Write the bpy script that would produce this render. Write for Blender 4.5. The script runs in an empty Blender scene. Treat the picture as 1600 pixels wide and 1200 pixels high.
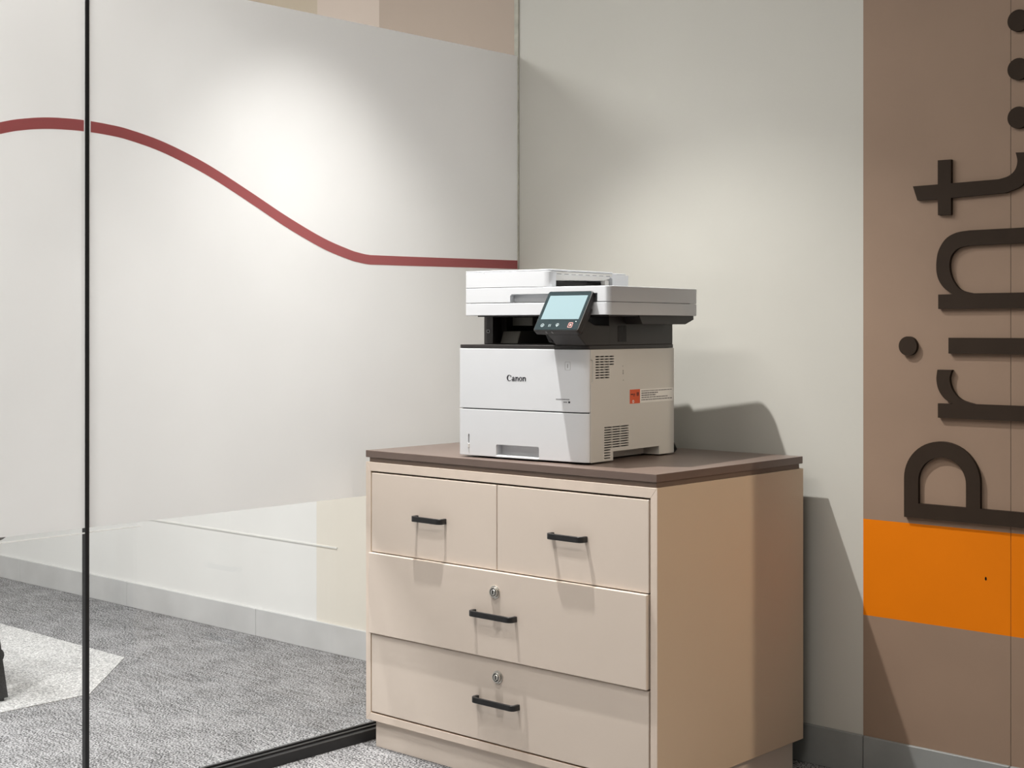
import bpy, bmesh, math, random
from mathutils import Vector, Matrix
R = math.radians
random.seed(4)
scn = bpy.context.scene
col = scn.collection

# ------------------------------------------------------------------ camera, world, lights, exposure
cam_d = bpy.data.cameras.new('camera'); cam = bpy.data.objects.new('camera', cam_d); col.objects.link(cam)
cam.location = (2.82999, -3.14030, 1.07); cam.rotation_euler = (R(90), 0, 0.7379)
cam_d.sensor_width = 36; cam_d.lens = 36 * 2264.86 / 1600; cam_d.shift_y = -(600 - 512.82) / 1600
cam_d.clip_start = .05
scn.camera = cam
scn.view_settings.view_transform = 'Standard'; scn.view_settings.look = 'None'
scn.view_settings.gamma = 1; scn.view_settings.use_curve_mapping = False
scn.view_settings.exposure = 0.0

wd = bpy.data.worlds.new('room_light'); scn.world = wd; wd.use_nodes = True
wd.node_tree.nodes['Background'].inputs[0].default_value = (1.0, .93, .86, 1)
wd.node_tree.nodes['Background'].inputs[1].default_value = .21

def spot(name, loc, target, power, size, blend, radius, color):
    d = bpy.data.lights.new(name, 'SPOT'); d.energy = power; d.spot_size = R(size); d.spot_blend = blend
    d.shadow_soft_size = radius; d.color = color
    o = bpy.data.objects.new(name, d); col.objects.link(o); o.location = loc
    o.rotation_euler = (Vector(target) - Vector(loc)).to_track_quat('-Z', 'Y').to_euler()
    return o
def fill_light(name, loc, sx, sy, power, color):  # area light, used only for added, unseen fill
    d = bpy.data.lights.new(name, 'AREA'); d.shape = 'RECTANGLE'; d.size = sx; d.size_y = sy; d.energy = power; d.color = color
    o = bpy.data.objects.new(name, d); col.objects.link(o); o.location = loc; return o
spot('ceiling_spot_over_cabinet', (.36, -.86, 2.35), (.86, -.73, 0), 215, 91, 1.0, .014, (1, .98, .95))
fill_light('added_fill_light', (.35, -1.9, 2.74), 1.2, .3, 27, (1, .975, .94))  # added fill for the upper wall and cabinet fronts
fill_light('added_fill_light', (1.9, -2.9, 2.74), 1.2, .3, 30, (1, .93, .86))  # added fill for the cabinet side and the letters
spot('ceiling_spot_meeting_room', (-.50, -1.05, 2.38), (-.60, -1.05, 0), 90, 92, 1.0, .03, (1, .99, .985))
spot('ceiling_spot_meeting_room', (-.50, -2.30, 2.38), (-.60, -2.30, 0), 185, 104, 1.0, .03, (1, .98, .96))
fill_light('added_fill_light', (-1.7, -1.75, 2.74), 1.2, .6, 52, (1, .99, .985))  # added, unseen backlight to even out the frosted film
fill_light('added_fill_light', (-1.7, -3.3, 2.74), 1.2, .6, 52, (1, .99, .985))  # second added backlight further along the film
spot('ceiling_spot_passage', (3.4, -.763, 2.35), (.98, -.45, .2), 100, 35, .35, .02, (1, .83, .64))

# ------------------------------------------------------------------ materials
def mat(name, colr, rough=.5, spec=.4, var=.0, vscale=6, bump=0., bscale=200, metal=0., emit=None, estr=0, coat=0):
    m = bpy.data.materials.new(name); m.use_nodes = True; nt = m.node_tree; n = nt.nodes; l = nt.links
    p = n['Principled BSDF']
    p.inputs['Base Color'].default_value = (*colr, 1); p.inputs['Roughness'].default_value = rough
    p.inputs['Specular IOR Level'].default_value = spec; p.inputs['Metallic'].default_value = metal
    p.inputs['Coat Weight'].default_value = coat; p.inputs['Coat Roughness'].default_value = .05
    tc = n.new('ShaderNodeTexCoord')
    if var:
        t = n.new('ShaderNodeTexNoise'); t.inputs['Scale'].default_value = vscale; t.inputs['Detail'].default_value = 6
        l.new(tc.outputs['Object'], t.inputs['Vector'])
        mp = n.new('ShaderNodeMapRange'); mp.inputs[1].default_value = .3; mp.inputs[2].default_value = .7
        mp.inputs[3].default_value = 1 - var; mp.inputs[4].default_value = 1 + var
        l.new(t.outputs[0], mp.inputs[0])
        mx = n.new('ShaderNodeVectorMath'); mx.operation = 'SCALE'; mx.inputs[0].default_value = colr
        l.new(mp.outputs[0], mx.inputs['Scale']); l.new(mx.outputs[0], p.inputs['Base Color'])
    if bump:
        t = n.new('ShaderNodeTexNoise'); t.inputs['Scale'].default_value = bscale; t.inputs['Detail'].default_value = 3
        l.new(tc.outputs['Object'], t.inputs['Vector'])
        b = n.new('ShaderNodeBump'); b.inputs['Strength'].default_value = bump; b.inputs['Distance'].default_value = .001
        l.new(t.outputs[0], b.inputs['Height']); l.new(b.outputs[0], p.inputs['Normal'])
    if emit:
        p.inputs['Emission Color'].default_value = (*emit, 1); p.inputs['Emission Strength'].default_value = estr
    return m

def carpet(name, dark, light, streak=.35):
    m = bpy.data.materials.new(name); m.use_nodes = True; nt = m.node_tree; n = nt.nodes; l = nt.links
    p = n['Principled BSDF']; p.inputs['Roughness'].default_value = .95; p.inputs['Specular IOR Level'].default_value = .1
    tc = n.new('ShaderNodeTexCoord')
    t = n.new('ShaderNodeTexNoise'); t.inputs['Scale'].default_value = 190; t.inputs['Detail'].default_value = 3
    l.new(tc.outputs['Object'], t.inputs['Vector'])
    mpp = n.new('ShaderNodeMapping'); mpp.inputs['Scale'].default_value = (14, 60, 1); mpp.inputs['Rotation'].default_value = (0, 0, R(4))
    l.new(tc.outputs['Object'], mpp.inputs['Vector'])
    s = n.new('ShaderNodeTexNoise'); s.inputs['Scale'].default_value = 1; s.inputs['Detail'].default_value = 4
    l.new(mpp.outputs[0], s.inputs['Vector'])
    big = n.new('ShaderNodeTexNoise'); big.inputs['Scale'].default_value = 7; big.inputs['Detail'].default_value = 3
    l.new(tc.outputs['Object'], big.inputs['Vector'])
    a = n.new('ShaderNodeMath'); a.operation = 'MULTIPLY_ADD'; a.inputs[1].default_value = streak
    l.new(s.outputs[0], a.inputs[0]); l.new(t.outputs[0], a.inputs[2])
    a2 = n.new('ShaderNodeMath'); a2.operation = 'MULTIPLY_ADD'; a2.inputs[1].default_value = streak * .6
    l.new(big.outputs[0], a2.inputs[0]); l.new(a.outputs[0], a2.inputs[2])
    off = streak * .5 + streak * .3
    rp = n.new('ShaderNodeValToRGB'); rp.color_ramp.elements[0].position = .38; rp.color_ramp.elements[1].position = .63
    rp.color_ramp.elements[0].color = (*dark, 1); rp.color_ramp.elements[1].color = (*light, 1)
    sb = n.new('ShaderNodeMath'); sb.operation = 'SUBTRACT'; sb.inputs[1].default_value = off
    l.new(a2.outputs[0], sb.inputs[0]); l.new(sb.outputs[0], rp.inputs[0]); l.new(rp.outputs[0], p.inputs['Base Color'])
    b = n.new('ShaderNodeBump'); b.inputs['Strength'].default_value = .9; b.inputs['Distance'].default_value = .004
    l.new(t.outputs[0], b.inputs['Height']); l.new(b.outputs[0], p.inputs['Normal'])
    return m

def glass_mat():
    m = bpy.data.materials.new('clear_glass'); m.use_nodes = True; nt = m.node_tree; n = nt.nodes; l = nt.links
    n.remove(n['Principled BSDF']); out = n['Material Output']
    lw = n.new('ShaderNodeLayerWeight'); lw.inputs[0].default_value = .5
    pw = n.new('ShaderNodeMath'); pw.operation = 'POWER'; pw.inputs[1].default_value = 5; l.new(lw.outputs['Facing'], pw.inputs[0])
    ma = n.new('ShaderNodeMath'); ma.operation = 'MULTIPLY_ADD'; ma.inputs[1].default_value = .96; ma.inputs[2].default_value = .04
    l.new(pw.outputs[0], ma.inputs[0])
    tr = n.new('ShaderNodeBsdfTransparent'); tr.inputs[0].default_value = (.985, .99, .987, 1)
    gl = n.new('ShaderNodeBsdfGlossy'); gl.inputs['Roughness'].default_value = .0
    mx = n.new('ShaderNodeMixShader'); l.new(ma.outputs[0], mx.inputs[0]); l.new(tr.outputs[0], mx.inputs[1]); l.new(gl.outputs[0], mx.inputs[2])
    l.new(mx.outputs[0], out.inputs[0]); return m

def film_mat(name, colr, trans=.45):
    m = bpy.data.materials.new(name); m.use_nodes = True; nt = m.node_tree; n = nt.nodes; l = nt.links
    n.remove(n['Principled BSDF']); out = n['Material Output']
    tc = n.new('ShaderNodeTexCoord'); t = n.new('ShaderNodeTexNoise'); t.inputs['Scale'].default_value = 3.0
    l.new(tc.outputs['Object'], t.inputs['Vector'])
    mp = n.new('ShaderNodeMapRange'); mp.inputs[1].default_value = .3; mp.inputs[2].default_value = .7; mp.inputs[3].default_value = .985; mp.inputs[4].default_value = 1.015
    l.new(t.outputs[0], mp.inputs[0])
    vs = n.new('ShaderNodeVectorMath'); vs.operation = 'SCALE'; vs.inputs[0].default_value = colr; l.new(mp.outputs[0], vs.inputs['Scale'])
    d = n.new('ShaderNodeBsdfDiffuse'); tl = n.new('ShaderNodeBsdfTranslucent'); g = n.new('ShaderNodeBsdfGlossy'); g.inputs['Roughness'].default_value = .45
    l.new(vs.outputs[0], d.inputs[0]); l.new(vs.outputs[0], tl.inputs[0])
    m1 = n.new('ShaderNodeMixShader'); m1.inputs[0].default_value = trans; l.new(d.outputs[0], m1.inputs[1]); l.new(tl.outputs[0], m1.inputs[2])
    m2 = n.new('ShaderNodeMixShader'); m2.inputs[0].default_value = .04; l.new(m1.outputs[0], m2.inputs[1]); l.new(g.outputs[0], m2.inputs[2])
    l.new(m2.outputs[0], out.inputs[0]); return m

M = {}
M['wall'] = mat('grey_green_wall_paint', (.53, .522, .478), .6, .3, .02, 2.5, .12, 90)
M['wall_white'] = mat('white_wall_paint', (.80, .80, .78), .6, .3, .03, 2.5, .1, 90)
M['wall_cream'] = mat('cream_wall_paint', (.76, .72, .64), .6, .3, .02, 2.5, .1, 90)
M['wall_tan'] = mat('tan_upper_wall', (.50, .42, .32), .6, .3, .02, 2.5, .1, 90)
M['wall_pink'] = mat('pinkish_beige_upper_wall', (.60, .50, .43), .6, .3, .02, 2.5, .1, 90)
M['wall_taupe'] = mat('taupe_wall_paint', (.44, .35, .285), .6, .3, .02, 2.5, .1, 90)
M['brown'] = mat('brown_wall_paint', (.285, .20, .145), .6, .2, .04, 5, .22, 60)
M['orange'] = mat('orange_wall_paint', (.74, .19, .001), .6, .15, .03, 5, .15, 60)
M['ceiling'] = mat('ceiling_paint', (.70, .68, .64), .8, .2, .02, 2)
M['stone'] = mat('grey_stone_skirting', (.25, .26, .255), .5, .4, .10, 9, .15, 60)
M['stone_pale'] = mat('pale_stone_skirting', (.58, .58, .575), .45, .4, .08, 6, .12, 60)
M['grout'] = mat('dark_joint', (.10, .10, .095), .9, .1, .1)
M['carpet'] = carpet('grey_loop_carpet', (.026, .0262, .027), (.485, .485, .495), .20)
M['carpet_light'] = carpet('pale_loop_carpet', (.32, .32, .32), (.72, .72, .715), .10)
M['letter'] = mat('dark_brown_letter', (.034, .023, .016), .7, .12, .05, 20, .1, 300)
M['glass'] = glass_mat()
M['film'] = film_mat('frosted_white_film', (.89, .888, .882), .58)
M['stripe'] = film_mat('dark_red_film', (.60, .21, .215), .60)
M['bright_line'] = film_mat('bright_line_strip', (.92, .92, .90), .45)  # pale strips standing in for bright lines of light
M['black'] = mat('black_metal', (.012, .012, .013), .42, .5, .1, 30, .05, 400)
M['sealant'] = mat('pale_sealant', (.45, .44, .38), .7, .3, .15, 30, .3, 120)
M['jointblack'] = mat('black_sealant', (.008, .008, .009), .35, .5, .1, 20)
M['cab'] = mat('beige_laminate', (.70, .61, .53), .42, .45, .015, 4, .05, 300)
M['cabside'] = mat('beige_laminate_side_light', (.62, .49, .36), .5, .4, .02, 3, .05, 300)  # same laminate as the fronts, with warm dimmer side light in its colour
M['cabedge'] = mat('beige_edge_band', (.72, .615, .525), .38, .5, .03, 25)
M['cabdark'] = mat('cabinet_inside', (.10, .06, .04), .8, .1, .05)
M['top'] = mat('brown_worktop_laminate', (.150, .108, .090), .33, .45, .03, 12, .06, 400)
M['riser'] = mat('shaded_riser_board', (.155, .112, .088), .55, .3, .03, 12)  # shade under the worktop put into the board's brown
M['steel'] = mat('satin_nickel', (.62, .60, .56), .28, .5, .03, 40, metal=1)
M['hole'] = mat('keyhole_black', (.004, .004, .004), .7, .1, .1)
M['white'] = mat('white_plastic', (.63, .646, .668), .45, .4, .008, 5, .03, 600)
M['white2'] = mat('warm_white_plastic', (.62, .615, .59), .5, .4, .01, 5, .03, 600)
M['dark'] = mat('charcoal_plastic', (.026, .023, .022), .45, .4, .04, 20, .05, 600)
M['dark2'] = mat('black_plastic', (.009, .009, .010), .4, .4, .04, 20)
M['grey'] = mat('grey_plastic', (.24, .23, .20), .5, .4, .04, 15)
M['bezel'] = mat('glossy_teal_black_bezel', (.018, .030, .034), .12, .5, .03, 10, coat=.5)
M['screen'] = mat('lit_screen', (.10, .14, .15), .12, .5, .02, 8, emit=(.42, .57, .60), estr=.66, coat=.3)
M['icon'] = mat('pale_icon_print', (.45, .52, .53), .4, .4, .02, 20)
M['icon_red'] = mat('pink_icon_print', (.55, .25, .22), .4, .4, .02, 20)
M['ink'] = mat('black_print', (.012, .012, .018), .5, .3, .02, 20)
M['ink2'] = mat('grey_print', (.16, .16, .17), .6, .3, .02, 20)
M['sticker'] = mat('orange_red_sticker', (.66, .10, .03), .5, .4, .03, 20)
M['paper'] = mat('white_label', (.80, .80, .78), .5, .4, .02, 20)
M['line'] = mat('seam_grey', (.30, .30, .29), .6, .3, .02, 20)
M['seat'] = mat('dark_brown_shell', (.035, .022, .018), .5, .4, .05, 12)

# ------------------------------------------------------------------ mesh helpers
def bm_box(lo, hi, bevel=0., seg=2):
    bm = bmesh.new()
    bmesh.ops.create_cube(bm, size=1)
    lo, hi = Vector(lo), Vector(hi)
    for v in bm.verts:
        v.co = Vector([(lo[i] + hi[i]) / 2 + v.co[i] * (hi[i] - lo[i]) for i in range(3)])
    if bevel: bmesh.ops.bevel(bm, geom=bm.edges[:], offset=bevel, segments=seg, profile=.5, affect='EDGES')
    return bm
def bm_prism(poly, axis, a, b, bevel=0., seg=2, holes=()):
    """poly: 2-D outline in the two other axes (in x,y,z order), extruded along axis from a to b."""
    bm = bmesh.new(); i, j = [k for k in range(3) if k != axis]
    def P(q, h):
        c = [0, 0, 0]; c[i], c[j], c[axis] = q[0], q[1], h; return c
    loops = [poly] + list(holes)
    edges = []
    for lp in loops:
        vs = [bm.verts.new(P(q, a)) for q in lp]
        edges += [bm.edges.new((vs[k], vs[(k + 1) % len(vs)])) for k in range(len(vs))]
    if holes: bmesh.ops.triangle_fill(bm, edges=edges, use_beauty=True)
    else: bm.faces.new(list(bm.verts))
    r = bmesh.ops.extrude_face_region(bm, geom=bm.faces[:])
    for v in [g for g in r['geom'] if isinstance(g, bmesh.types.BMVert)]: v.co[axis] = b
    bmesh.ops.recalc_face_normals(bm, faces=bm.faces[:])
    if bevel:
        es = [e for e in bm.edges if len(e.link_faces) == 2 and e.calc_face_angle(0) > R(30)]
        bmesh.ops.bevel(bm, geom=es, offset=bevel, segments=seg, profile=.5, affect='EDGES')
    return bm
def bm_tube(pts, rad, n=12):
    bm = bmesh.new(); pts = [Vector(p) for p in pts]; rings = []
    up = None
    for k, p in enumerate(pts):
        d = (pts[min(k + 1, len(pts) - 1)] - pts[max(k - 1, 0)]).normalized()
        if up is None: up = d.orthogonal().normalized()
        up = (up - d * up.dot(d)).normalized(); s = d.cross(up)
        rr = rad[k] if isinstance(rad, (list, tuple)) else rad
        rings.append([bm.verts.new(p + (up * math.cos(2 * math.pi * q / n) + s * math.sin(2 * math.pi * q / n)) * rr) for q in range(n)])
    for a, b in zip(rings, rings[1:]):
        for q in range(n): bm.faces.new((a[q], a[(q + 1) % n], b[(q + 1) % n], b[q]))
    bm.faces.new(rings[0][::-1]); bm.faces.new(rings[-1])
    bmesh.ops.recalc_face_normals(bm, faces=bm.faces[:])
    return bm
def join(*bms):
    out = bmesh.new()
    for b in bms:
        me = bpy.data.meshes.new('tmp'); b.to_mesh(me); b.free(); out.from_mesh(me); bpy.data.meshes.remove(me)
    return out
def obj(name, bm, m, parent=None, label=None, smooth=False):
    me = bpy.data.meshes.new(name); bm.to_mesh(me); bm.free()
    me.materials.append(M[m] if isinstance(m, str) else m)
    if smooth:
        me.shade_smooth(); me.set_sharp_from_angle(angle=R(32))
    o = bpy.data.objects.new(name, me); col.objects.link(o)
    if parent: o.parent = parent
    if label: o['label'] = label
    return o
def thing(name, label, cat, loc=(0, 0, 0), rz=0, group=None):
    o = bpy.data.objects.new(name, None); col.objects.link(o); o.location = loc; o.rotation_euler = (0, 0, rz)
    o.empty_display_size = .1; tag(o, label, cat, group); return o
def tag(o, label, cat, group=None):
    o['label'] = label; o['category'] = cat
    if group: o['group'] = group
    return o
def struct(o): o['kind'] = 'structure'; return o
def cut(o, *bms):
    """subtract shapes from o, keep the result as plain mesh"""
    cb = join(*bms); me = bpy.data.meshes.new('cutter'); cb.to_mesh(me); cb.free()
    c = bpy.data.objects.new('cutter', me); col.objects.link(c)
    c.parent = o.parent
    md = o.modifiers.new('cut', 'BOOLEAN'); md.operation = 'DIFFERENCE'; md.object = c; md.solver = 'EXACT'
    dg = bpy.context.evaluated_depsgraph_get(); dg.update()
    new = bpy.data.meshes.new_from_object(o.evaluated_get(dg)); o.modifiers.clear(); o.data = new
    bpy.data.objects.remove(c); bpy.data.meshes.remove(me); return o
def arc(cx, cy, rx, ry, a0, a1, n):
    return [(cx + rx * math.cos(R(a0 + (a1 - a0) * k / n)), cy + ry * math.sin(R(a0 + (a1 - a0) * k / n))) for k in range(n + 1)]
def rrect(x0, x1, y0, y1, r, n=5):
    return arc(x0 + r, y0 + r, r, r, 180, 270, n) + arc(x1 - r, y0 + r, r, r, 270, 360, n) + arc(x1 - r, y1 - r, r, r, 0, 90, n) + arc(x0 + r, y1 - r, r, r, 90, 180, n)
def crom(pts, n=5):
    out = []
    for k in range(len(pts) - 1):
        p0, p1, p2, p3 = pts[max(k - 1, 0)], pts[k], pts[k + 1], pts[min(k + 2, len(pts) - 1)]
        for q in range(n):
            t = q / n
            out.append(tuple(.5 * (2 * p1[i] + (p2[i] - p0[i]) * t + (2 * p0[i] - 5 * p1[i] + 4 * p2[i] - p3[i]) * t * t + (3 * p1[i] - p0[i] - 3 * p2[i] + p3[i]) * t ** 3) for i in range(2)))
    return out + [tuple(pts[-1])]

# ------------------------------------------------------------------ the room
fl = struct(obj('floor', bm_box((-3.6, -5.2, -.08), (4.4, .1, 0)), 'carpet'))
obj('carpet_inlay', bm_prism([(-2.4, -.506), (-1.264, -.506), (-.931, -.838), (-.931, -1.66), (-1.264, -2.0), (-2.4, -2.0), (-2.74, -1.66), (-2.74, -.838)], 2, 0, .0025), 'carpet_light', fl, 'pale grey eight-sided inlay in the darker carpet')
wb = struct(obj('wall_back', bm_box((-3.6, 0, 0), (4.4, .12, 2.8)), 'wall'))
def paint(name, x0, x1, z0, z1, m, t=.0012, label=None):
    return obj(name, bm_box((x0, -t, z0), (x1, .02, z1)), m, wb, label)
paint('colour_panel', -3.6, -.9056, .09, 1.55, 'wall_white')
paint('colour_panel', -.9056, -.5975, .09, 1.55, 'wall_cream')
paint('colour_panel', -.5975, -.012, .09, 1.55, 'wall_cream')
paint('colour_panel', -3.6, -.9020, 1.55, 2.8, 'wall_tan')  # upper wall turns tan above the white panel
paint('colour_panel', -.9020, -.5975, 1.55, 2.8, 'wall_pink')  # upper wall turns pinkish beige above the cream panel
paint('colour_panel', -.5975, -.012, 1.55, 2.8, 'wall_taupe')
for x0, x1 in ((1.1149, 1.4785), (1.4797, 2.1)):
    paint('brown_panel', x0, x1, .094, .383, 'brown', .002)
    paint('orange_panel', x0, x1, .383, .6135, 'orange', .002, 'orange painted band')
    paint('brown_panel', x0, x1, .6135, 2.8, 'brown', .002)
obj('screw_hole', bm_prism(arc(1.4212, .505, .0022, .0042, 0, 330, 11), 1, -.0026, -.001), 'hole', wb)
obj('panel_joint', bm_box((1.4784, -.0005, .094), (1.4798, .01, 2.8)), 'grout', wb)

bb = struct(obj('baseboard_back', bm_box((-3.6, -.006, 0), (4.4, .02, .092)), 'grout'))
xs = [-3.6, -2.8202, -2.0202, -1.22, -.42, .32, 1.1185, 1.4792, 2.1, 4.4]
for a, b in zip(xs, xs[1:]):
    obj('skirting_tile', bm_box((a + .0008, -.011, 0), (b - .0008, .01, .0945), .0012, 1), 'stone_pale' if b < .0 else 'stone', bb)
struct(obj('bright_line_wall_1', bm_box((-1.90, -.004, .344), (-.80, .01, .3495)), 'bright_line'))['label'] = 'thin white strip standing in for a bright line of light behind the glass'  # added strip, modelled in place of a bright line of light
wl = struct(obj('wall_left', bm_box((-3.72, -5.2, 0), (-3.6, .12, 2.8)), 'wall_white'))
wr = struct(obj('wall_right', bm_box((2.1, -.50, 0), (2.22, 0, 2.8)), 'wall'))
ce = struct(obj('ceiling', bm_box((-3.72, -5.2, 2.8), (4.4, .12, 2.88)), 'ceiling'))

# ------------------------------------------------------------------ glass partition
win = bpy.data.objects.new('window_1', None); col.objects.link(win); struct(win)
win['label'] = 'floor to ceiling glass partition with frosted film and a dark red wavy line'
YJ = -1.4141
p1 = obj('glass_pane', bm_box((-.0105, -3.4, .012), (-.0005, YJ - .0045, 2.8)), 'glass', win)
p2 = obj('glass_pane', bm_box((-.0105, YJ + .0045, .012), (-.0005, -.004, 2.8)), 'glass', win)
obj('frosted_film', bm_box((0, -3.38, .6323), (.0004, YJ - .0055, 1.863)), 'film', p1)
obj('frosted_film', bm_box((0, YJ + .0055, .6323), (.0004, -.005, 1.863)), 'film', p2)
obj('bright_line_strip', bm_box((0, -3.0, .6195), (.0004, YJ - .0055, .6225)), 'bright_line', p1)  # added strip in place of a bright reflected line on the glass
obj('bright_line_strip', bm_box((0, YJ + .0055, .6205), (.0004, -1.277, .6235)), 'bright_line', p2)  # the same reflected line continued on the second pane
ST = [(-1.6186, 1.5005), (-1.5679, 1.5133), (-1.5158, 1.5216), (-1.4625, 1.5252), (-1.4141, 1.5255), (-1.3598, 1.5227), (-1.3106, 1.5173), (-1.2263, 1.5000), (-1.1386, 1.4725), (-1.0660, 1.4440), (-.9623, 1.3965), (-.8538, 1.3455), (-.7403, 1.2990), (-.6543, 1.2735), (-.6213, 1.2665), (-.5885, 1.2622), (-.5540, 1.2618), (-.4098, 1.2629), (-.2148, 1.2649), (-.005, 1.2674)]
SB = [(-1.6186, 1.4758), (-1.5679, 1.4889), (-1.5158, 1.4969), (-1.4625, 1.5005), (-1.4141, 1.5011), (-1.3598, 1.4986), (-1.3106, 1.4930), (-1.2263, 1.4750), (-1.1386, 1.4462), (-1.0660, 1.4172), (-.9623, 1.3690), (-.8538, 1.3172), (-.7403, 1.2715), (-.6543, 1.2472), (-.6213, 1.2410), (-.5885, 1.2371), (-.5540, 1.2369), (-.4098, 1.2381), (-.2148, 1.2403), (-.005, 1.2420)]
extT = [(-3.3, 1.18), (-2.8, 1.215), (-2.3, 1.28), (-1.95, 1.385), (-1.78, 1.451)]; extB = [(y, z - .025) for y, z in extT]
T, B = crom(extT + ST, 6), crom(extB + SB, 6)
def stripe(y0, y1, par):
    t = [q for q in T if y0 <= q[0] <= y1]; b = [q for q in B if y0 <= q[0] <= y1]
    obj('printed_line', bm_prism(t + b[::-1], 0, .0006, .0009), 'stripe', par, 'dark red wavy line')
stripe(-3.38, YJ - .0055, p1); stripe(YJ + .0055, -.004, p2)
obj('joint_strip', bm_box((-.013, YJ - .0048, .012), (.0025, YJ + .0048, 2.8), .001, 1), 'jointblack', win)
obj('bottom_rail', join(bm_box((-.027, -3.4, 0), (.027, -.002, .027), .0015, 2), bm_box((.001, -3.4, .027), (.010, -.002, .0315), .001, 1), bm_box((-.022, -3.4, .027), (-.013, -.002, .0315), .001, 1)), 'black', win)
obj('sealant_bead', bm_box((-.013, -.005, .09), (.0035, 0, 2.8), .001, 1), 'sealant', win)

# ------------------------------------------------------------------ raised lettering
def letter(ch, bms, desc):
    o = obj('wall_letter', bms, 'letter', None); tag(o, desc, 'letter', 'raised brown letters on the brown wall'); return o
BL = 1.525; YF, YB = -.0125, -.0021
def pr(poly, holes=()): return bm_prism(poly, 1, YF, YB, .0, holes=holes)
letter('P', pr([(BL, .6285), (1.2262, .6285), (1.2262, .72)] + arc(1.3192, .72, .093, .0893, 180, 0, 28)[1:] + [(1.4122, .6625), (BL, .6625)],
               [[(1.2617, .6625), (1.3787, .6625)] + arc(1.3202, .7147, .0585, .0585, 0, 180, 22)]), 'raised dark brown capital P just above the orange band')
letter('r', pr([(BL, .8640), (1.3106, .8640), (1.3106, .8970)] + crom([(1.3466, .8970), (1.3262, .9090), (1.3120, .9290), (1.3070, .9525), (1.3095, .9745)], 6) +
               crom([(1.3449, .9745), (1.3391, .9540), (1.3460, .9290), (1.3660, .9080), (1.3994, .8980)], 6) + [(BL, .8980)]), 'raised dark brown letter r above the capital P')
letter('i', join(pr([(BL, 1.0120), (1.3365, 1.0120), (1.3365, 1.0482), (BL, 1.0482)]), pr(arc(1.2354, 1.0282, .0228, .0226, 0, 348, 29))), 'raised dark brown letter i with its round dot')
letter('n', pr([(BL, 1.1142), (1.3115, 1.1142), (1.3115, 1.1475)] + crom([(1.3466, 1.1478), (1.3250, 1.1630), (1.3105, 1.1860), (1.3066, 1.2150), (1.3120, 1.2480), (1.3300, 1.2750), (1.3560, 1.2880), (1.3873, 1.2918)], 6) +
               [(BL, 1.2925), (BL, 1.2580)] + crom([(1.3873, 1.2575), (1.3600, 1.2520), (1.3430, 1.2350), (1.3388, 1.2100), (1.3458, 1.1824), (1.3650, 1.1580), (1.3949, 1.1490)], 6) + [(BL, 1.1490)]), 'raised dark brown letter n between the i and the t')
letter('t', pr([(1.2487, 1.4006), (1.3104, 1.4010), (1.3104, 1.4565), (1.3425, 1.4560), (1.3425, 1.4015)] + crom([(1.4560, 1.4030), (1.4780, 1.4085), (1.4930, 1.4210), (1.4985, 1.4400), (1.4945, 1.4595)], 6) +
               crom([(1.5190, 1.4580), (1.5270, 1.4350), (1.5220, 1.4050), (1.5060, 1.3840), (1.4711, 1.3715)], 6) + [(1.3425, 1.3680), (1.3425, 1.3298), (1.3108, 1.3300), (1.3104, 1.3669), (1.2599, 1.3669)]), 'raised dark brown letter t below the three dots')
for z, w in ((1.5366, 'lowest of the three raised brown dots above the t'), (1.6440, 'middle one of the three raised brown dots above the t'), (1.7514, 'topmost of the three raised brown dots above the t')):
    letter('.', pr(arc(1.5005, z, .0247, .0243, 0, 348, 29)), w)

# ------------------------------------------------------------------ drawer cabinet
X0, X1, YF0, YB0, ZB, ZT = .0568, .9802, -.646, -.0512, .0707, .7286
cb = thing('drawer_cabinet', 'beige cabinet with four drawers and a brown worktop in the corner', 'cabinet', (.5185, -.35, 0))
off = Vector((-.5185, .35, 0))
def C(name, bm, m, parent=None, label=None):
    bm.transform(Matrix.Translation(off)); return obj(name, bm, m, parent or cb, label)
ft = .0178
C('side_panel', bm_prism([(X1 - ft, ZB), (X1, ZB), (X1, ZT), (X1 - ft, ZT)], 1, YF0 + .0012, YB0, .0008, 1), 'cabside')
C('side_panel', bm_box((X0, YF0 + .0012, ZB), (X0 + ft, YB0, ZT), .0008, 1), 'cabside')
e = .0010
C('front_edge', bm_prism([(X0, ZB), (X0 + ft, ZB + ft + .001), (X0 + ft, ZT - .0225), (X0, ZT)], 1, YF0, YF0 + .0012, .0004, 1), 'cabedge')
C('front_edge', bm_prism([(X1, ZB), (X1, ZT), (X1 - ft, ZT - .0225), (X1 - ft, ZB + ft + .001)], 1, YF0, YF0 + .0012, .0004, 1), 'cabedge')
C('front_edge', bm_prism([(X0 + .0004, ZT), (X0 + ft + .0003, ZT - .0225), (X1 - ft - .0003, ZT - .0225), (X1 - .0004, ZT)], 1, YF0, YF0 + .0012, .0004, 1), 'cabedge')
C('front_edge', bm_prism([(X0 + .0004, ZB), (X1 - .0004, ZB), (X1 - ft - .0003, ZB + ft + .001), (X0 + ft + .0003, ZB + ft + .001)], 1, YF0, YF0 + .0012, .0004, 1), 'cabedge')
C('top_panel', bm_box((X0 + ft, YF0 + .0012, ZT - .0225), (X1 - ft, YB0, ZT)), 'cabside')
C('bottom_panel', bm_box((X0 + ft, YF0 + .0012, ZB), (X1 - ft, YB0, ZB + ft + .001)), 'cabside')
C('back_panel', bm_box((X0 + ft, YB0 - .012, ZB + ft + .001), (X1 - ft, YB0 - .004, ZT - .0225)), 'cabdark')
C('inner_shell', bm_box((X0 + ft, YF0 + .030, ZB + ft + .001), (X1 - ft, YF0 + .040, ZT - .0225)), 'cabdark')
C('plinth', bm_box((.0752, -.6285, 0), (.9622, -.0705, ZB), .0008, 1), 'cab')
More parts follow.
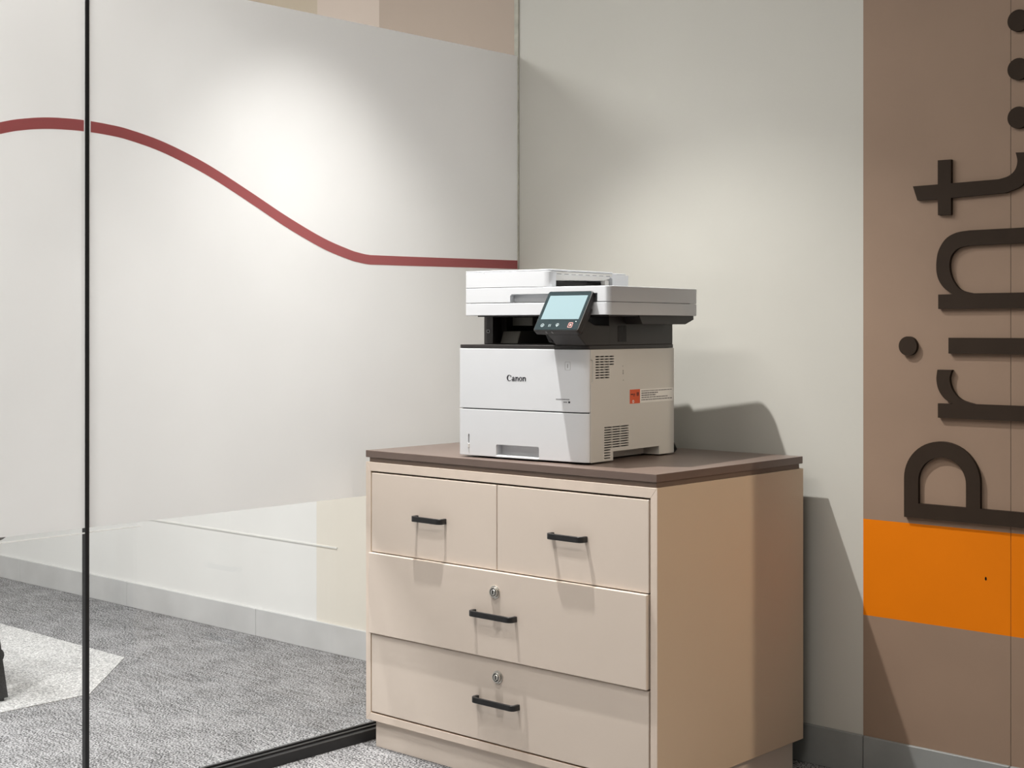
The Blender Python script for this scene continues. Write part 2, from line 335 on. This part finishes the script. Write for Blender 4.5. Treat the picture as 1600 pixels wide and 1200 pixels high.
C('worktop_riser', bm_box((X0 + .011, YF0 + .003, ZT), (X1 - .004, YB0 - .013, .7405)), 'riser')
C('worktop', bm_box((X0 - .0002, YF0 - .0006, .7405), (X1 - .001, YB0 - .001, .758), .0009, 2), 'top', label='dark brown laminate worktop')
def handle(par, xc, w, z, yface):
    h = .0132; d = .0245; t = .0078; x0, x1 = xc - w / 2, xc + w / 2
    yo = yface - d
    c = .013
    outer = [(x0, yface)] + arc(x0 + c, yo + c, c, c, 180, 270, 5) + arc(x1 - c, yo + c, c, c, 270, 360, 5) + [(x1, yface)]
    ci = .0065
    inner = [(x1 - t, yface)] + arc(x1 - t - ci, yo + t + ci - .001, ci, ci, 360, 270, 4) + arc(x0 + t + ci, yo + t + ci - .001, ci, ci, 270, 180, 4) + [(x0 + t, yface)]
    C('handle', bm_prism(outer + inner, 2, z - h / 2, z + h / 2, .0007, 1), 'black', par, 'black metal bar handle')
def lock(par, x, z, y):
    def circ(r): return [(x + q[0], z + q[1]) for q in arc(0, 0, r, r, 0, 345, 23)]
    C('lock', join(bm_prism(circ(.0155), 1, y - .0030, y, .0012, 2), bm_prism(circ(.0122), 1, y - .0085, y - .0030, .0010, 2, [circ(.0092)]), bm_prism(circ(.0074), 1, y - .0092, y - .0026, .0008, 1)), 'steel', par, 'round nickel lock')
    C('keyhole', bm_box((x - .0013, y - .0096, z - .0046), (x + .0013, y - .0085, z + .0046)), 'hole', par)
    C('lock_groove', bm_prism(circ(.0090), 1, y - .0038, y - .0031), 'hole', par)
def drawer(x0, x1, z0, z1, p, label, hw, hz, lz=None):
    y = YF0 - p
    d = C('drawer_front', bm_box((x0, y, z0), (x1, y + .018, z1), .0019, 3), 'cab', label=label)
    xc = (x0 + x1) / 2
    handle(d, xc, hw, hz, y)
    if lz: lock(d, xc, lz, y)
drawer(.0775, .5127, .5012, .7020, .000, 'upper left drawer front', .105, .6010)
drawer(.5148, .9580, .5012, .7020, .000, 'upper right drawer front', .105, .6010)
drawer(.0750, .9570, .2945, .4990, .0078, 'wide drawer front standing slightly proud', .138, .3970, .4520)
drawer(.0775, .9580, .0932, .2915, .000, 'bottom drawer front', .138, .1920, .2515)

# ------------------------------------------------------------------ printer
PO = (.3583, -.6143, .758)
pt = thing('printer', 'white and black multifunction laser printer standing on the brown worktop', 'printer', PO, .082)
def Pp(name, bm, m, parent=None, label=None): return obj(name, bm, m, parent or pt, label)
W_, D_, H_ = .381, .3766, .2630
def plan(u0, u1, v0, v1, r, rl=.006, n=14, rv=None, rb=0):
    return [(u0, v1)] + arc(u0 + rl, v0 + rl, rl, rl, 180, 270, 4) + arc(u1 - r, v0 + (rv or r), r, rv or r, 270, 360, n) + (arc(u1 - rb, v1 - rb, rb, rb, 0, 90, 10) if rb else [(u1, v1)])
# core and feet
Pp('inner_core', bm_box((.006, .0285, .040), (.358, .372, .262)), 'dark2')
for q in ((.03, .04), (.32, .04), (.03, .32), (.32, .32)): Pp('foot', bm_box((q[0], q[1], 0), (q[0] + .03, q[1] + .03, .004)), 'dark')
# front cover + cassette
fc = Pp('front_cover', bm_prism(plan(0, W_ - .0006, 0, .0118, .034, rv=.0100), 2, .1190, .2630, .0012, 2), 'white', label='white front cover with maker name')
ca = Pp('paper_cassette', bm_prism(plan(0, W_ - .0006, 0, .0118, .034, rv=.0100), 2, .0045, .1165, .0012, 2), 'white', label='white paper cassette with recessed grip')
cut(ca, bm_prism(rrect(.1150, .2425, -.010, .0345, .004), 1, -.01, .02), bm_prism(rrect(.0292, .0332, .022, .056, .0018), 1, -.01, .006))
Pp('grip_recess', join(bm_box((.1140, .0225, .004), (.2435, .0240, .0360)), bm_box((.1130, .010, .004), (.1152, .0240, .0360)), bm_box((.2423, .010, .004), (.2445, .0240, .0360)), bm_box((.1140, .010, .0343), (.2435, .0240, .0360))), 'white', ca)
Pp('grip_lip', bm_prism([(-.0014, .0048), (.0225, .0048), (.0225, .0098), (.0050, .0098), (-.0014, .0072)], 0, .1153, .2422), 'white', ca)
Pp('level_indicator', bm_box((.0292, -.0022, .0225), (.0334, .0050, .0335), .0010, 2), 'white2', ca)
Pp('cassette_gap', bm_box((.004, .0125, .1150), (.374, .029, .1205)), 'dark2')
# right side panel with vents and lifting notch
sp = Pp('side_panel', bm_box((.3765, .0124, .0035), (W_, D_, H_), .0008, 1), 'white2', label='right side panel with two vent grilles')
cuts = []
def slots(v0, v1, w0, w1, n, nrow, skip=lambda r, c: False):
    pitch = (w1 - w0) / (nrow - 1); cw = (v1 - v0) / n
    for r in range(nrow):
        for c in range(n):
            if skip(r, c): continue
            cuts.append(bm_box((.370, v0 + c * cw + .0006, w0 + r * pitch - .00145), (.39, v0 + (c + 1) * cw - .0006, w0 + r * pitch + .00145)))
slots(.0307, .108, .1975, .2465, 4, 9, lambda r, c: c == 3 and r < 5)
slots(.0666, .171, .0350, .0815, 3, 9)
slots(.0666, .0932, .0105, .0292, 1, 4)
cuts.append(bm_box((.360, .104, -.01), (.39, .307, .0245)))
cuts.append(bm_prism([(q[0], q[1]) for q in rrect(.002, .0210, .185, .240, .006)], 0, .3785, .39))
cut(sp, *cuts)
Pp('notch_back', bm_box((.3300, .098, .0035), (.3350, .313, .030)), 'white2', sp)
Pp('notch_roof', bm_box((.3300, .1035, .0250), (.3790, .3075, .0280)), 'white2', sp)
Pp('notch_cheek', bm_box((.3300, .3075, .0035), (.3770, .3105, .028)), 'white2', sp)
Pp('notch_cheek', bm_box((.3300, .1005, .0035), (.3770, .1035, .028)), 'white2', sp)
Pp('vent_backing', bm_box((.3735, .030, .030), (.3755, .18, .25)), 'dark2', sp)
mk = []
for v, w, r in ((.1447, .2228, .0012), (.1462, .2060, .0022), (.1462, .2115, .0020), (.1475, .1896, .0012)):
    mk.append(bm_prism([(v + q[0], w + q[1]) for q in arc(0, 0, r, r * 1.3, 0, 330, 11)], 0, W_, W_ + .0003))
Pp('embossed_mark', join(*mk), 'line', sp)
Pp('back_panel', bm_box((0, D_ - .004, .0035), (.3765, D_, H_), .0008, 1), 'white2')
Pp('left_panel', bm_box((0, .0124, .0035), (.0045, D_ - .004, H_), .0008, 1), 'white2')
# sticker and label on the side
su = W_
Pp('warning_sticker', bm_box((su, .1751, .1326), (su + .0004, .2195, .1662)), 'sticker', sp, 'orange red sticker with black marks')
def dash(rows, u0, th=.0003):
    b = []
    for w, h, segs in rows:
        for a, c in segs: b.append(bm_box((u0, a, w - h / 2), (u0 + th, c, w + h / 2)))
    return join(*b)
Pp('sticker_print', dash([(.1548, .0022, [(.179, .190), (.192, .197)]), (.1560, .0065, [(.2055, .2085), (.2105, .2135)]), (.1512, .0016, [(.190, .196), (.2055, .2135)])], su + .0004), 'ink', sp)
Pp('sticker_symbol', bm_prism([(.1895 + q[0], .1375 + q[1]) for q in arc(0, 0, .0040, .0036, 0, 330, 11)], 0, su + .0004, su + .0007, holes=[[(.1895 + q[0], .1375 + q[1]) for q in arc(0, 0, .0024, .002, 0, 330, 11)]]), 'paper', sp)
Pp('paper_label', bm_box((su, .2197, .1331), (su + .0003, .3730, .1658)), 'paper', sp, 'white label with five lines of tiny print')
rnd = random.Random(7); rows = []
for w, h, end in ((.1612, .0018, .366), (.1560, .0026, .300), (.1508, .0026, .290), (.1455, .0022, .345), (.1400, .0022, .366)):
    v = .226; sg = []
    while v < end:
        L = rnd.uniform(.004, .013); sg.append((v, min(v + L, end))); v += L + rnd.uniform(.0012, .0026)
    rows.append((w, h, sg))
Pp('label_print', dash(rows, su + .0003), 'ink2', sp)
# maker name on the front cover
def glyph_c(x, z, h, w):
    o = arc(x + w * .52, z + h * .5, w * .52, h * .52, 48, 318, 26); i = arc(x + w * .60, z + h * .5, w * .33, h * .43, 310, 55, 22)
    return [bm_prism(o + i, 1, -.0004, .0005), bm_prism([(x + w * .86, z + h * .60), (x + w * .97, z + h * .62), (x + w * .97, z + h * .95), (x + w * .84, z + h * .86)], 1, -.0004, .0005)]
def glyph_o(x, z, h, w):
    return [bm_prism(arc(x + w / 2, z + h / 2, w * .5, h * .52, 0, 348, 29), 1, -.0004, .0005, holes=[arc(x + w / 2, z + h / 2, w * .20, h * .40, 0, 345, 23)])]
def rect(x0, x1, z0, z1): return bm_box((x0, -.0004, z0), (x1, .0005, z1))
def glyph_n(x, z, h, w):
    return [rect(x + w * .05, x + w * .34, z, z + h * .96), rect(x - w * .02, x + w * .20, z + h * .86, z + h * .98), bm_prism(arc(x + w * .58, z + h * .66, w * .36, h * .34, 175, 0, 14) + arc(x + w * .60, z + h * .66, w * .09, h * .16, 0, 180, 8), 1, -.0004, .0005), rect(x + w * .67, x + w * .94, z, z + h * .68)]
def glyph_a(x, z, h, w):
    return [rect(x + w * .56, x + w * .86, z, z + h * .70), bm_prism(arc(x + w * .50, z + h * .68, w * .36, h * .32, 170, 0, 14) + arc(x + w * .48, z + h * .68, w * .10, h * .20, 0, 170, 8), 1, -.0004, .0005),
            bm_prism(arc(x + w * .36, z + h * .28, w * .34, h * .30, 0, 348, 29), 1, -.0004, .0005, holes=[arc(x + w * .40, z + h * .28, w * .12, h * .17, 0, 345, 15)]), rect(x + w * .8, x + w * 1.0, z, z + h * .12)]
g = []; hz = .1872; xh = .0098
g += glyph_c(.1480, hz, .0140, .0134) + glyph_a(.1622, hz, xh, .0102) + glyph_n(.1730, hz, xh, .0106) + glyph_o(.1842, hz, xh, .0096) + glyph_n(.1946, hz, xh, .0106)
Pp('maker_name', join(*g), 'ink', fc, 'black maker name Canon')
Pp('energy_mark', bm_prism(rrect(.3175, .3325, .2155, .2345, .002), 1, -.0003, .001, holes=[rrect(.3180, .3320, .2160, .2340, .0018)]), 'line', fc)
Pp('energy_mark_bar', bm_box((.3238, -.0003, .2205), (.3258, .001, .2295)), 'line', fc)
b = []; u = .2920
for L in (.003, .0025, .0035, .003, .0022, .003, .0035, .003, .0028, .003): b.append(bm_box((u, -.0003, .1468), (u + L, .001, .1490))); u += L + .0009
u = .3130
for L in (.0018, .0022, .0018, .0022): b.append(bm_box((u, -.0003, .1404), (u + L, .001, .1430))); u += L + .0008
Pp('model_print', join(*b), 'ink2', fc)
Pp('model_badge', bm_prism(rrect(.3268, .3318, .1395, .1438, .0008), 1, -.0003, .001), 'ink', fc)
# dark deck between body and scanner
Pp('deck_strip', bm_prism(plan(.0008, W_ - .002, .0008, D_ - .001, .034, rv=.010), 2, .2634, .2725, .0008, 1), 'dark', label='thin charcoal deck on top of the white body')
md = Pp('output_bay', bm_box((.006, .090, .2725), (W_ - .002, .3735, .3436), .0012, 1), 'dark', label='charcoal output bay under the scanner')
cut(md, bm_box((.034, .05, .2745), (.288, .330, .3405)), bm_box((-.01, .125, .2760), (.05, .30, .3400)))
Pp('output_ramp', bm_prism([(.112, .2746), (.260, .2746), (.260, .3060), (.125, .3045)], 0, .040, .094, .001, 1), 'grey', md)
Pp('guide_plate', bm_box((.046, .150, .3180), (.112, .160, .3395), .001, 1), 'grey', md)
Pp('side_louvre', join(*[bm_box((.3790, .128 + k * .0042, .2800), (.3797, .1300 + k * .0042, .3180)) for k in range(9)]), 'dark2', md)
pil = Pp('usb_port', bm_prism(rrect(.0150, .0245, .3000, .3085, .0025), 1, .0893, .0915, holes=[rrect(.0170, .0225, .3018, .3068, .001)]), 'line', md)
Pp('usb_opening', bm_box((.0170, .0896, .3018), (.0225, .0902, .3068)), 'hole', md)
# scanner
SU0, SU1, SV0, SV1 = .0126, .4344, .008, .4170
sb = Pp('scanner_base', bm_prism(plan(SU0, SU1, SV0, SV1, .014, rv=.012, rb=.030), 2, .3424, .3714, .0012, 2), 'white', label='white flatbed scanner housing')
Pp('underside_pan', bm_prism([(.146, .3440), (.162, .3214), (.358, .3214), (.3975, .3330), (.3975, .3440)], 0, .055, .4250, .0008, 1), 'dark', sb)
Pp('underside_plate', bm_box((.04, .024, .3395), (.422, .388, .3435)), 'dark', sb)
lid = Pp('platen_cover', bm_prism(plan(SU0, SU1, SV0, SV1, .014, rv=.012, rb=.030), 2, .3724, .4085, .0014, 2), 'white', label='white platen cover with grip recess')
cut(lid, bm_prism([(.1514, .36), (.402, .36), (.402, .3925), (.1553, .3925), (.1514, .3886)], 1, -.02, .026))
Pp('cover_gap', bm_box((SU0 + .005, SV0 + .016, .3705), (SU1 - .004, SV1 - .05, .3730)), 'dark2')
Pp('hinge_block', bm_box((SU1 - .03, SV1 - .05, .3708), (SU1 - .0010, SV1 - .030, .3728)), 'white')
# document feeder
AU1 = .2699; AV1 = .4035; AB = .262; AM = .285; HU = .237
af = Pp('document_feeder', bm_prism([(SU0, AV1), (SU0, SV0 + .004), (SU0 + .004, SV0), (AU1 - .022, SV0)] + arc(AU1 - .022, SV0 + .012, .020, .012, 270, 350, 8) + [(AU1, SV0 + .020), (AU1, AM), (HU, AM + .003)] + arc(HU - .018, AV1 - .018, .018, .018, 0, 90, 6) + [(SU0 + .02, AV1)], 2, .4090, .4462, .0010, 2), 'white', label='white document feeder on the platen cover')
cut(af, bm_prism([(SV0 + .0225, .400), (AB + .006, .400), (AB + .006, .434), (AB, .4385), (SV0 + .0225, .4385)], 0, .194, .36))
Pp('feeder_lid', bm_prism([(SU0, AV1 - .02), (SU0 + .002, SV0 + .001), (AU1 - .030, SV0 + .001)] + arc(AU1 - .022, SV0 + .012, .020, .011, 270, 350, 6) + [(AU1 + .001, SV0 + .02), (AU1 + .001, AB + .006), (HU - .002, AM + .003), (HU - .002, AV1 - .022), (HU - .022, AV1 - .004), (SU0 + .02, AV1 - .004)], 2, .4468, .4500, .0010, 2), 'white', af)
Pp('tray_rim', bm_box((.195, SV0 + .0227, .4400), (AU1 + .0008, AB + .003, .4452), .0006, 1), 'white2', af)
for k in range(8):
    v = SV0 + .026 + k * .0293
    Pp('tray_slit', bm_box((.198, v, .4390), (AU1 + .0002, v + .018, .4402)), 'dark', af)
    Pp('tray_rib', bm_box((.198, v + .018, .4388), (AU1 + .0004, v + .0293, .4403)), 'white2', af)
Pp('document_tray', bm_prism([(SV0 + .026, .4240), (AB - .020, .4285), (AB, .4335), (AB, .4386), (SV0 + .026, .4386)], 0, .200, AU1 - .004, .0006, 1), 'white2', af)
Pp('tray_slot', bm_box((.195, SV0 + .0227, .4092), (AU1 - .034, AB + .005, .4240)), 'dark', af)
Pp('tray_stop', bm_box((AU1 - .016, AB - .022, .4092), (AU1 - .002, AB - .006, .4295), .001, 1), 'white2', af)
Pp('lid_notch', bm_box((.070, SV0 - .0006, .4456), (.074, SV0 + .006, .4476)), 'white', af)
# control panel
pb, ptv = Vector((0, -.058, .3060)), Vector((0, .006, .3980))
sl = (ptv - pb).normalized(); nn = Vector((0, -sl.z, sl.y)); Ln = (ptv - pb).length
PU0, PU1 = .2675, .3930
mtx = Matrix(((1, 0, 0, 0), (0, sl.y, nn.y, pb.y), (0, sl.z, nn.z, pb.z), (0, 0, 0, 1)))   # (u, along slope, outward)
def pan(bm): bm.transform(mtx); return bm
cp = Pp('control_panel', pan(bm_prism(rrect(PU0, PU1, 0, Ln, .006), 2, -.016, 0, .0022, 2)), 'dark', label='tilted black touch panel')
Pp('panel_back', pan(bm_prism(rrect(PU0 + .006, PU1 - .002, .006, Ln - .034, .006), 2, -.026, -.016, .002, 1)), 'dark', cp)
Pp('bezel', pan(bm_prism(rrect(PU0 + .0025, PU1 - .0025, .0025, Ln - .0025, .005), 2, -.001, .0006)), 'bezel', cp)
wP = PU1 - PU0
Pp('screen', pan(bm_prism([(PU0 + .085 * wP, .285 * Ln), (PU0 + .925 * wP, .285 * Ln), (PU0 + .925 * wP, .875 * Ln), (PU0 + .085 * wP, .875 * Ln)], 2, .0004, .0009)), 'screen', cp, 'pale blue lit screen')
def ring(u, t, r, w, n=18): return pan(bm_prism([(u + q[0], t + q[1]) for q in arc(0, 0, r, r, 0, 340, n)], 2, .0005, .0009, holes=[[(u + q[0], t + q[1]) for q in arc(0, 0, r - w, r - w, 0, 340, n)]]))
def key(u, t, m, bms): Pp('panel_key', bms, m, cp)
key(0, 0, 'icon', join(ring(PU0 + .022, .015, .0045, .0009), pan(bm_prism([(PU0 + .0205, .013), (PU0 + .0235, .013), (PU0 + .022, .0170)], 2, .0005, .0009))))
key(0, 0, 'icon', join(pan(bm_prism([(PU0 + .040, .011), (PU0 + .041, .011), (PU0 + .041, .018), (PU0 + .040, .018)], 2, .0005, .0009)), pan(bm_prism([(PU0 + .044, .011), (PU0 + .045, .011), (PU0 + .045, .018), (PU0 + .044, .018)], 2, .0005, .0009))))
key(0, 0, 'icon', join(ring(PU0 + .0635, .0165, .0040, .0009), pan(bm_box((PU0 + .0628, .011, .0005), (PU0 + .0642, .0185, .0009)))))
key(0, 0, 'icon_red', join(pan(bm_prism(rrect(PU0 + .094, PU0 + .106, .0085, .0225, .0025), 2, .0005, .0009, holes=[rrect(PU0 + .0953, PU0 + .1047, .0098, .0212, .002)])), pan(bm_prism([(PU0 + .100, .0115), (PU0 + .103, .0155), (PU0 + .100, .0195), (PU0 + .097, .0155)], 2, .0005, .0009))))
key(0, 0, 'icon', pan(bm_box((PU0 + .110, .0245, .0005), (PU0 + .113, .0262, .0009))))
Pp('front_catch', join(pan(bm_box((PU0 + .034, -.0006, -.010), (PU0 + .038, .0004, -.003))), pan(bm_box((PU0 + .050, -.0006, -.010), (PU0 + .054, .0004, -.003)))), 'line', cp)
Pp('hinge_arm', bm_prism([(-.040, .2975), (-.005, .2727), (.0895, .2727), (.0895, .3180), (.028, .3190), (.004, .3280), (-.018, .3220)], 0, .296, .3805, .001, 1), 'dark', cp)
Pp('arm_foot', bm_prism([(-.034, .2990), (-.02, .2800), (.03, .2727), (.03, .30)], 0, .285, .296, .001, 1), 'dark2', cp)
# cable behind
Pp('power_cord', bm_tube([(.32, .378, .055), (.350, .388, .042), (.366, .396, .024), (.371, .400, .010), (.362, .406, .0045), (.34, .418, .0045), (.2, .430, .0045)], .0042, 10), 'dark2')

# ------------------------------------------------------------------ chair beyond the glass
ch = thing('side_chair', 'dark chair with splayed black legs behind the glass at the left edge', 'chair', (-1.300, -1.292, 0), .0)
rng = [(.245, .235), (-.245, .235), (.245, -.235), (-.245, -.235)]
for x, y in rng:
    k = 1 if x > 0 else -1; q = 1 if y > 0 else -1
    bm = bmesh.new()
    def ringv(cx, cy, z, a): return [bm.verts.new((cx + dx * a, cy + dy * a, z)) for dx, dy in ((-1, -1), (1, -1), (1, 1), (-1, 1))]
    r0 = ringv(x, y, .012, .020); r1 = ringv(x * .84, y * .86, .43, .014)
    for i in range(4): bm.faces.new((r0[i], r0[(i + 1) % 4], r1[(i + 1) % 4], r1[i]))
    bm.faces.new(r0[::-1]); bm.faces.new(r1); bmesh.ops.recalc_face_normals(bm, faces=bm.faces[:])
    lg = obj('leg', bm, 'black', ch)
    obj('glide', bm_box((x - .012, y - .012, 0), (x + .012, y + .012, .013)), 'dark2', ch)
for s in (1, -1):
    obj('stretcher', bm_tube([(-.262, s * .224, .135), (.262, s * .224, .135)], .021, 14), 'black', ch)
def shell_pt(u, v):
    x = (u - .5) * .46; y = (v - .42) * .5
    z = .445 + .06 * (abs(u - .5) * 2) ** 3 + (.42 * max(0, (.25 - v)) ** 1.2 * 3.2)
    return x, y, z
bm = bmesh.new(); NU, NV = 14, 16
gv = [[bm.verts.new(shell_pt(i / NU, j / NV)) for j in range(NV + 1)] for i in range(NU + 1)]
for i in range(NU):
    for j in range(NV): bm.faces.new((gv[i][j], gv[i + 1][j], gv[i + 1][j + 1], gv[i][j + 1]))
bmesh.ops.recalc_face_normals(bm, faces=bm.faces[:])
bmesh.ops.solidify(bm, geom=bm.faces[:], thickness=.016)
obj('seat_shell', bm, 'seat', ch, smooth=True)
